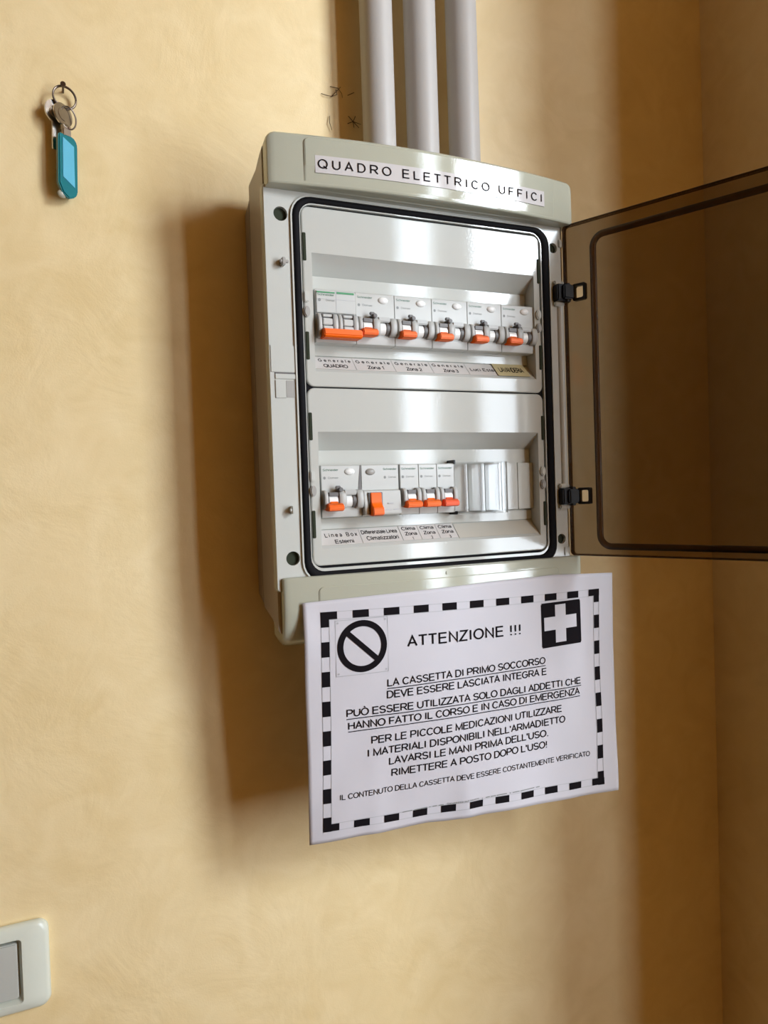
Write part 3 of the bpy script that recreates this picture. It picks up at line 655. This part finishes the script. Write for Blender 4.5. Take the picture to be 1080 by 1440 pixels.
for a in (0, tu):
    qpatch(bl, a, 1-a, a*1.4, a*1.4+hv, f2); qpatch(bl, a, 1-a, 1-a*1.4-hv, 1-a*1.4, f2); qpatch(bl, a, a+h, a*1.4, 1-a*1.4, f2); qpatch(bl, 1-a-h, 1-a, a*1.4, 1-a*1.4, f2)
# square outline of the prohibition sign with its corner screws
for (x0, x1, z0, z1) in ((12.8, 57.2, -329.3, -328.8), (12.8, 57.2, -374.2, -373.7), (12.8, 13.2, -374, -329), (56.8, 57.2, -374, -329)): strip(bl, x0, x1, z0, z1, FP(0.42))
for x in (15, 55):
    for z in (-331, -372): bl.poly([(x+.8*math.cos(2*PI*k/8), z+.8*math.sin(2*PI*k/8)) for k in range(8)], FP(0.42))
bl.build('outline_rules', M_ink3, sheet)
sg = MB(); cx, cz, R0, R1 = 35.1, -351.2, 20.9, 15.9; n = 56
sg.grid(n, 2, lambda u, v: ink(cx+(R1+(R0-R1)*v)*math.cos(2*PI*u), cz+(R1+(R0-R1)*v)*1.01*math.sin(2*PI*u)))
a = math.radians(-43); dx, dz_ = math.cos(a), math.sin(a)
sg.grid(12, 1, lambda u, v: FP(0.5)(cx+dx*(u*2-1)*16.3-dz_*(v-.5)*4.4, cz+dz_*(u*2-1)*16.3+dx*(v-.5)*4.4))
sg.build('prohibition_symbol', M_ink, sheet)
cr = MB()
loop = [(p[0], p[2]) for p in rrect(208.6, 255.4, -373.6, -332.4, 2, 0, 4)]
cr.grid(10, 8, lambda u, v: ink(209.4+45.4*u, -373.2+40.4*v)); 
for (x0, x1, z0, z1) in ((208.7, 209.5, -372, -334), (254.6, 255.4, -372, -334)): strip(cr, x0, x1, z0, z1, ink)
cr.build('first_aid_square', M_ink, sheet)
cw = MB(); strip(cw, 224.6, 237.1, -369.6, -335.2, FP(0.6), 3, 4); strip(cw, 211.6, 224.6, -357.8, -345.8, FP(0.6), 3, 2); strip(cw, 237.1, 250.2, -357.8, -345.8, FP(0.6), 3, 2)
cw.build('first_aid_cross', M_paper, sheet)
LN = [('ATTENZIONE !!!', 74.0, 185.3, -356.4, -357.7, 9.8, .165, .10), ('LA CASSETTA DI PRIMO SOCCORSO', 55.8, 212, -387.0, -387.3, 6.6, .17, .02),
      ('DEVE ESSERE LASCIATA INTEGRA E', 55.3, 213.3, -396.8, -397.5, 6.6, .17, .02), ('PUÒ ESSERE UTILIZZATA SOLO DAGLI ADDETTI CHE', 20.7, 252.8, -408.1, -411.2, 6.6, .17, .02),
      ('HANNO FATTO IL CORSO E IN CASO DI EMERGENZA', 22.1, 250.8, -418.7, -420.7, 6.6, .17, .02), ('PER LE PICCOLE MEDICAZIONI UTILIZZARE', 41.6, 229.2, -433.1, -433.7, 6.7, .17, .02),
      ("I MATERIALI DISPONIBILI NELL'ARMADIETTO", 38.4, 232.8, -443.5, -443.9, 6.7, .17, .02), ("LAVARSI LE MANI PRIMA DELL'USO.", 57, 213.2, -453.2, -453.7, 6.7, .17, .02),
      ("RIMETTERE A POSTO DOPO L'USO!", 59.3, 211.7, -463.7, -463.9, 6.7, .17, .02), ('IL CONTENUTO DELLA CASSETTA DEVE ESSERE COSTANTEMENTE VERIFICATO', 14.7, 259.3, -476, -479.4, 4.9, .15, .02)]
for i, (s, x0, x1, z0, z1, cap, bo, sp) in enumerate(LN):
    tmb = MB(); capitals(tmb, s, x0, x1, z0, cap, ink, wt=bo, spacing=sp, z1=z1)
    if i in (1, 3, 4):
        tmb.grid(30, 1, lambda u, v: ink(x0+(x1-x0)*u, z0+(z1-z0)*u-1.9+0.7*v))
    tmb.build('printed_line', M_ink, sheet, label='printed line reading ' + s.replace('!', '').strip())
tmb = MB(); capitals(tmb, 'Sicurezza sul lavoro', 110, 140, -497.3, 1.7, ink, wt=0.16)
for x0, x1 in ((69, 78), (80, 92), (94, 95), (97, 101), (102.5, 107), (143, 144), (147, 151), (152, 157), (158, 168), (171, 172), (174, 181), (182, 197), (199, 203)):
    zz = -496.6-(x0-69)*0.013; strip(tmb, x0, x1, zz, zz+0.8, ink, 1)
tmb.build('fine_print', M_ink2, sheet)

# ------------------------------------------------------------------ keys on a nail
nail = MB(); nail.cyl((-168.0, 99.5), 'y', 0.9, 72, 90, 10); nail.cyl((-168.0, 99.5), 'y', 2.0, 70.6, 72.2, 12)
nail.build('wall_nail', M_dmet, origin=(-168, 84, 99.5), label='small dark nail in the wall holding the keys', cat='nail')
keys = root('key_bunch', -168, 76, 10, 'small keys on a split ring with a translucent turquoise tag, hung on the nail', 'keys')
def ring(c, rx, rz, tilt, r, turns=1, yo=0):
    out = []; n = 36*turns
    for k in range(n if turns == 1 else n+1):
        a = 2*PI*k/36; x, z = rx*math.cos(a), rz*math.sin(a); out.append((c[0]+x*math.cos(tilt), c[1]+x*math.sin(tilt)+(k/36-.5)*yo, c[2]+z))
    return out
MB().tube(ring((-167.2, 76, 91.8), 8.6, 8.6, 0.25, 0, 2, 0.9), 0.75, 8).build('split_ring', M_dmet, keys)
MB().tube(ring((-165.2, 75, 75.5), 6.6, 8.8, 0.5, 0, 1, 0), 0.6, 8, closed=True).build('tag_ring', M_dmet, keys)
def key(x, y, z, tilt, lean, nm, m):
    b = MB(); b.cyl((0, 0), 'y', 9.0, -0.9, 0.9, 28, bev=.3); b.cyl((0, 0), 'y', 5.2, -1.3, 1.3, 24)
    b.box(-3.2, 3.2, -0.9, 0.9, -30, -7, 0.3)
    for k in range(4): b.box(3.0, 4.0+0.5*(k % 2), -0.9, 0.9, -28+4.5*k, -26+4.5*k, .2)
    b.turn(Matrix.Translation((x, y, z)) @ Matrix.Rotation(lean, 4, 'Y') @ Matrix.Rotation(tilt, 4, 'Z'))
    b.build(nm, m, keys)
key(-174.2, 77.5, 80.0, 0.5, 0.02, 'key', M_metal); key(-169.0, 74.2, 77.0, 0.75, -0.10, 'key', M_metal)
tg = MB()   # tag body: clear turquoise case
pts = [(-7.2, 0), (5.2, 0), (8.2, -3.5), (8.6, -7), (8.6, -43), (6.4, -47), (1, -49.5), (-4.4, -46), (-7.8, -39), (-7.8, -6), (-7.6, -2)]
tg.prism(pts, 'y', -2.2, 2.2, 0.9, 2); T = Matrix.Translation((-167.2, 74.5, 61)) @ Matrix.Rotation(0.03, 4, 'Y') @ Matrix.Rotation(0.55, 4, 'Z'); tg.turn(T)
tag_o = tg.build('tag_case', M_teal, keys, label='translucent turquoise tag case')
ti = MB(); ti.prism([(-4.6, -3), (5.0, -7.5), (5.6, -40), (-4.6, -34)], 'y', -2.7, -2.1, .15); ti.turn(T); ti.build('paper_insert', M_blue, tag_o)
ti = MB(); ti.box(-3.6, 3.6, -1.6, 1.6, -1, 5.5, .8); ti.cyl((-3.0, 0), 'z', 1.0, 3, 8, 8); ti.cyl((3.0, 0), 'z', 1.0, 3, 8, 8); ti.turn(T); ti.build('tag_loop', M_metal, keys)
ti = MB(); ti.ell((0, 1.5, -47.2), 4.0, 2.4, 3.2); ti.turn(T @ Matrix.Translation((-3, 0, 1))); ti.build('tag_end', M_clearp, keys)

# ------------------------------------------------------------------ light switch at lower left
sw = root('light_switch', -265, DW, -626, 'ivory light switch plate with grey rocker at the lower left of the wall', 'light switch')
b = MB(); x0, x1, z0, z1 = -325, -205, -625.5, -556
b.loops([rrect(x0+1.5, x1-1.5, z0+1.5, z1-1.5, 6, DW), rrect(x0, x1, z0, z1, 8, DW-3), rrect(x0+.8, x1-.8, z0+.8, z1-.8, 8, DW-6), rrect(x0+3.5, x1-3.5, z0+3, z1-3, 8, DW-8),
         rrect(-306, -224.5, -617, -566.5, 3, DW-8.6), rrect(-304, -226.6, -615, -569, 3, DW-4.5), rrect(-303.6, -227, -614.6, -569.4, 3, DW-1.5)], True, True)
b.build('switch_plate', M_switch, sw, smooth=45)
for a, c in ((-302.8, -278.5), (-278, -252.7), (-252.2, -227.8)):
    b = MB(); b.prism([(DW-2, -614), (DW-6.2, -614), (DW-8.2, -592), (DW-7.0, -570), (DW-2, -570)], 'x', a, c, 0.8); b.build('rocker', M_rocker, sw)

# ------------------------------------------------------------------ dusty cobweb strands beside the conduits
cb = MB(); Y0 = DW-1.2
for pts in ([(50, 138), (55, 136.5), (60, 136.8), (66, 140.5), (65, 145)], [(60, 137), (66, 143.5), (69, 147)], [(57.5, 119), (56.8, 112), (59, 106)], [(59, 146), (66, 145), (70, 141), (71, 138.5)],
            [(76, 122), (80, 117), (86, 112.5)], [(83, 123), (80, 117), (81, 112)], [(75, 115), (80, 117), (88, 116)], [(76, 141), (82, 144)]):
    cb.tube([(p[0], Y0-1.5*math.sin(i*1.3), p[1]) for i, p in enumerate(pts)], 0.38, 5, taper=[0.6+0.4*math.sin(1+i) ** 2 for i in range(len(pts))])
cb.build('cobweb', M_web, origin=(65, DW, 106), label='dark dusty cobweb strands on the wall left of the conduits', cat='cobweb')
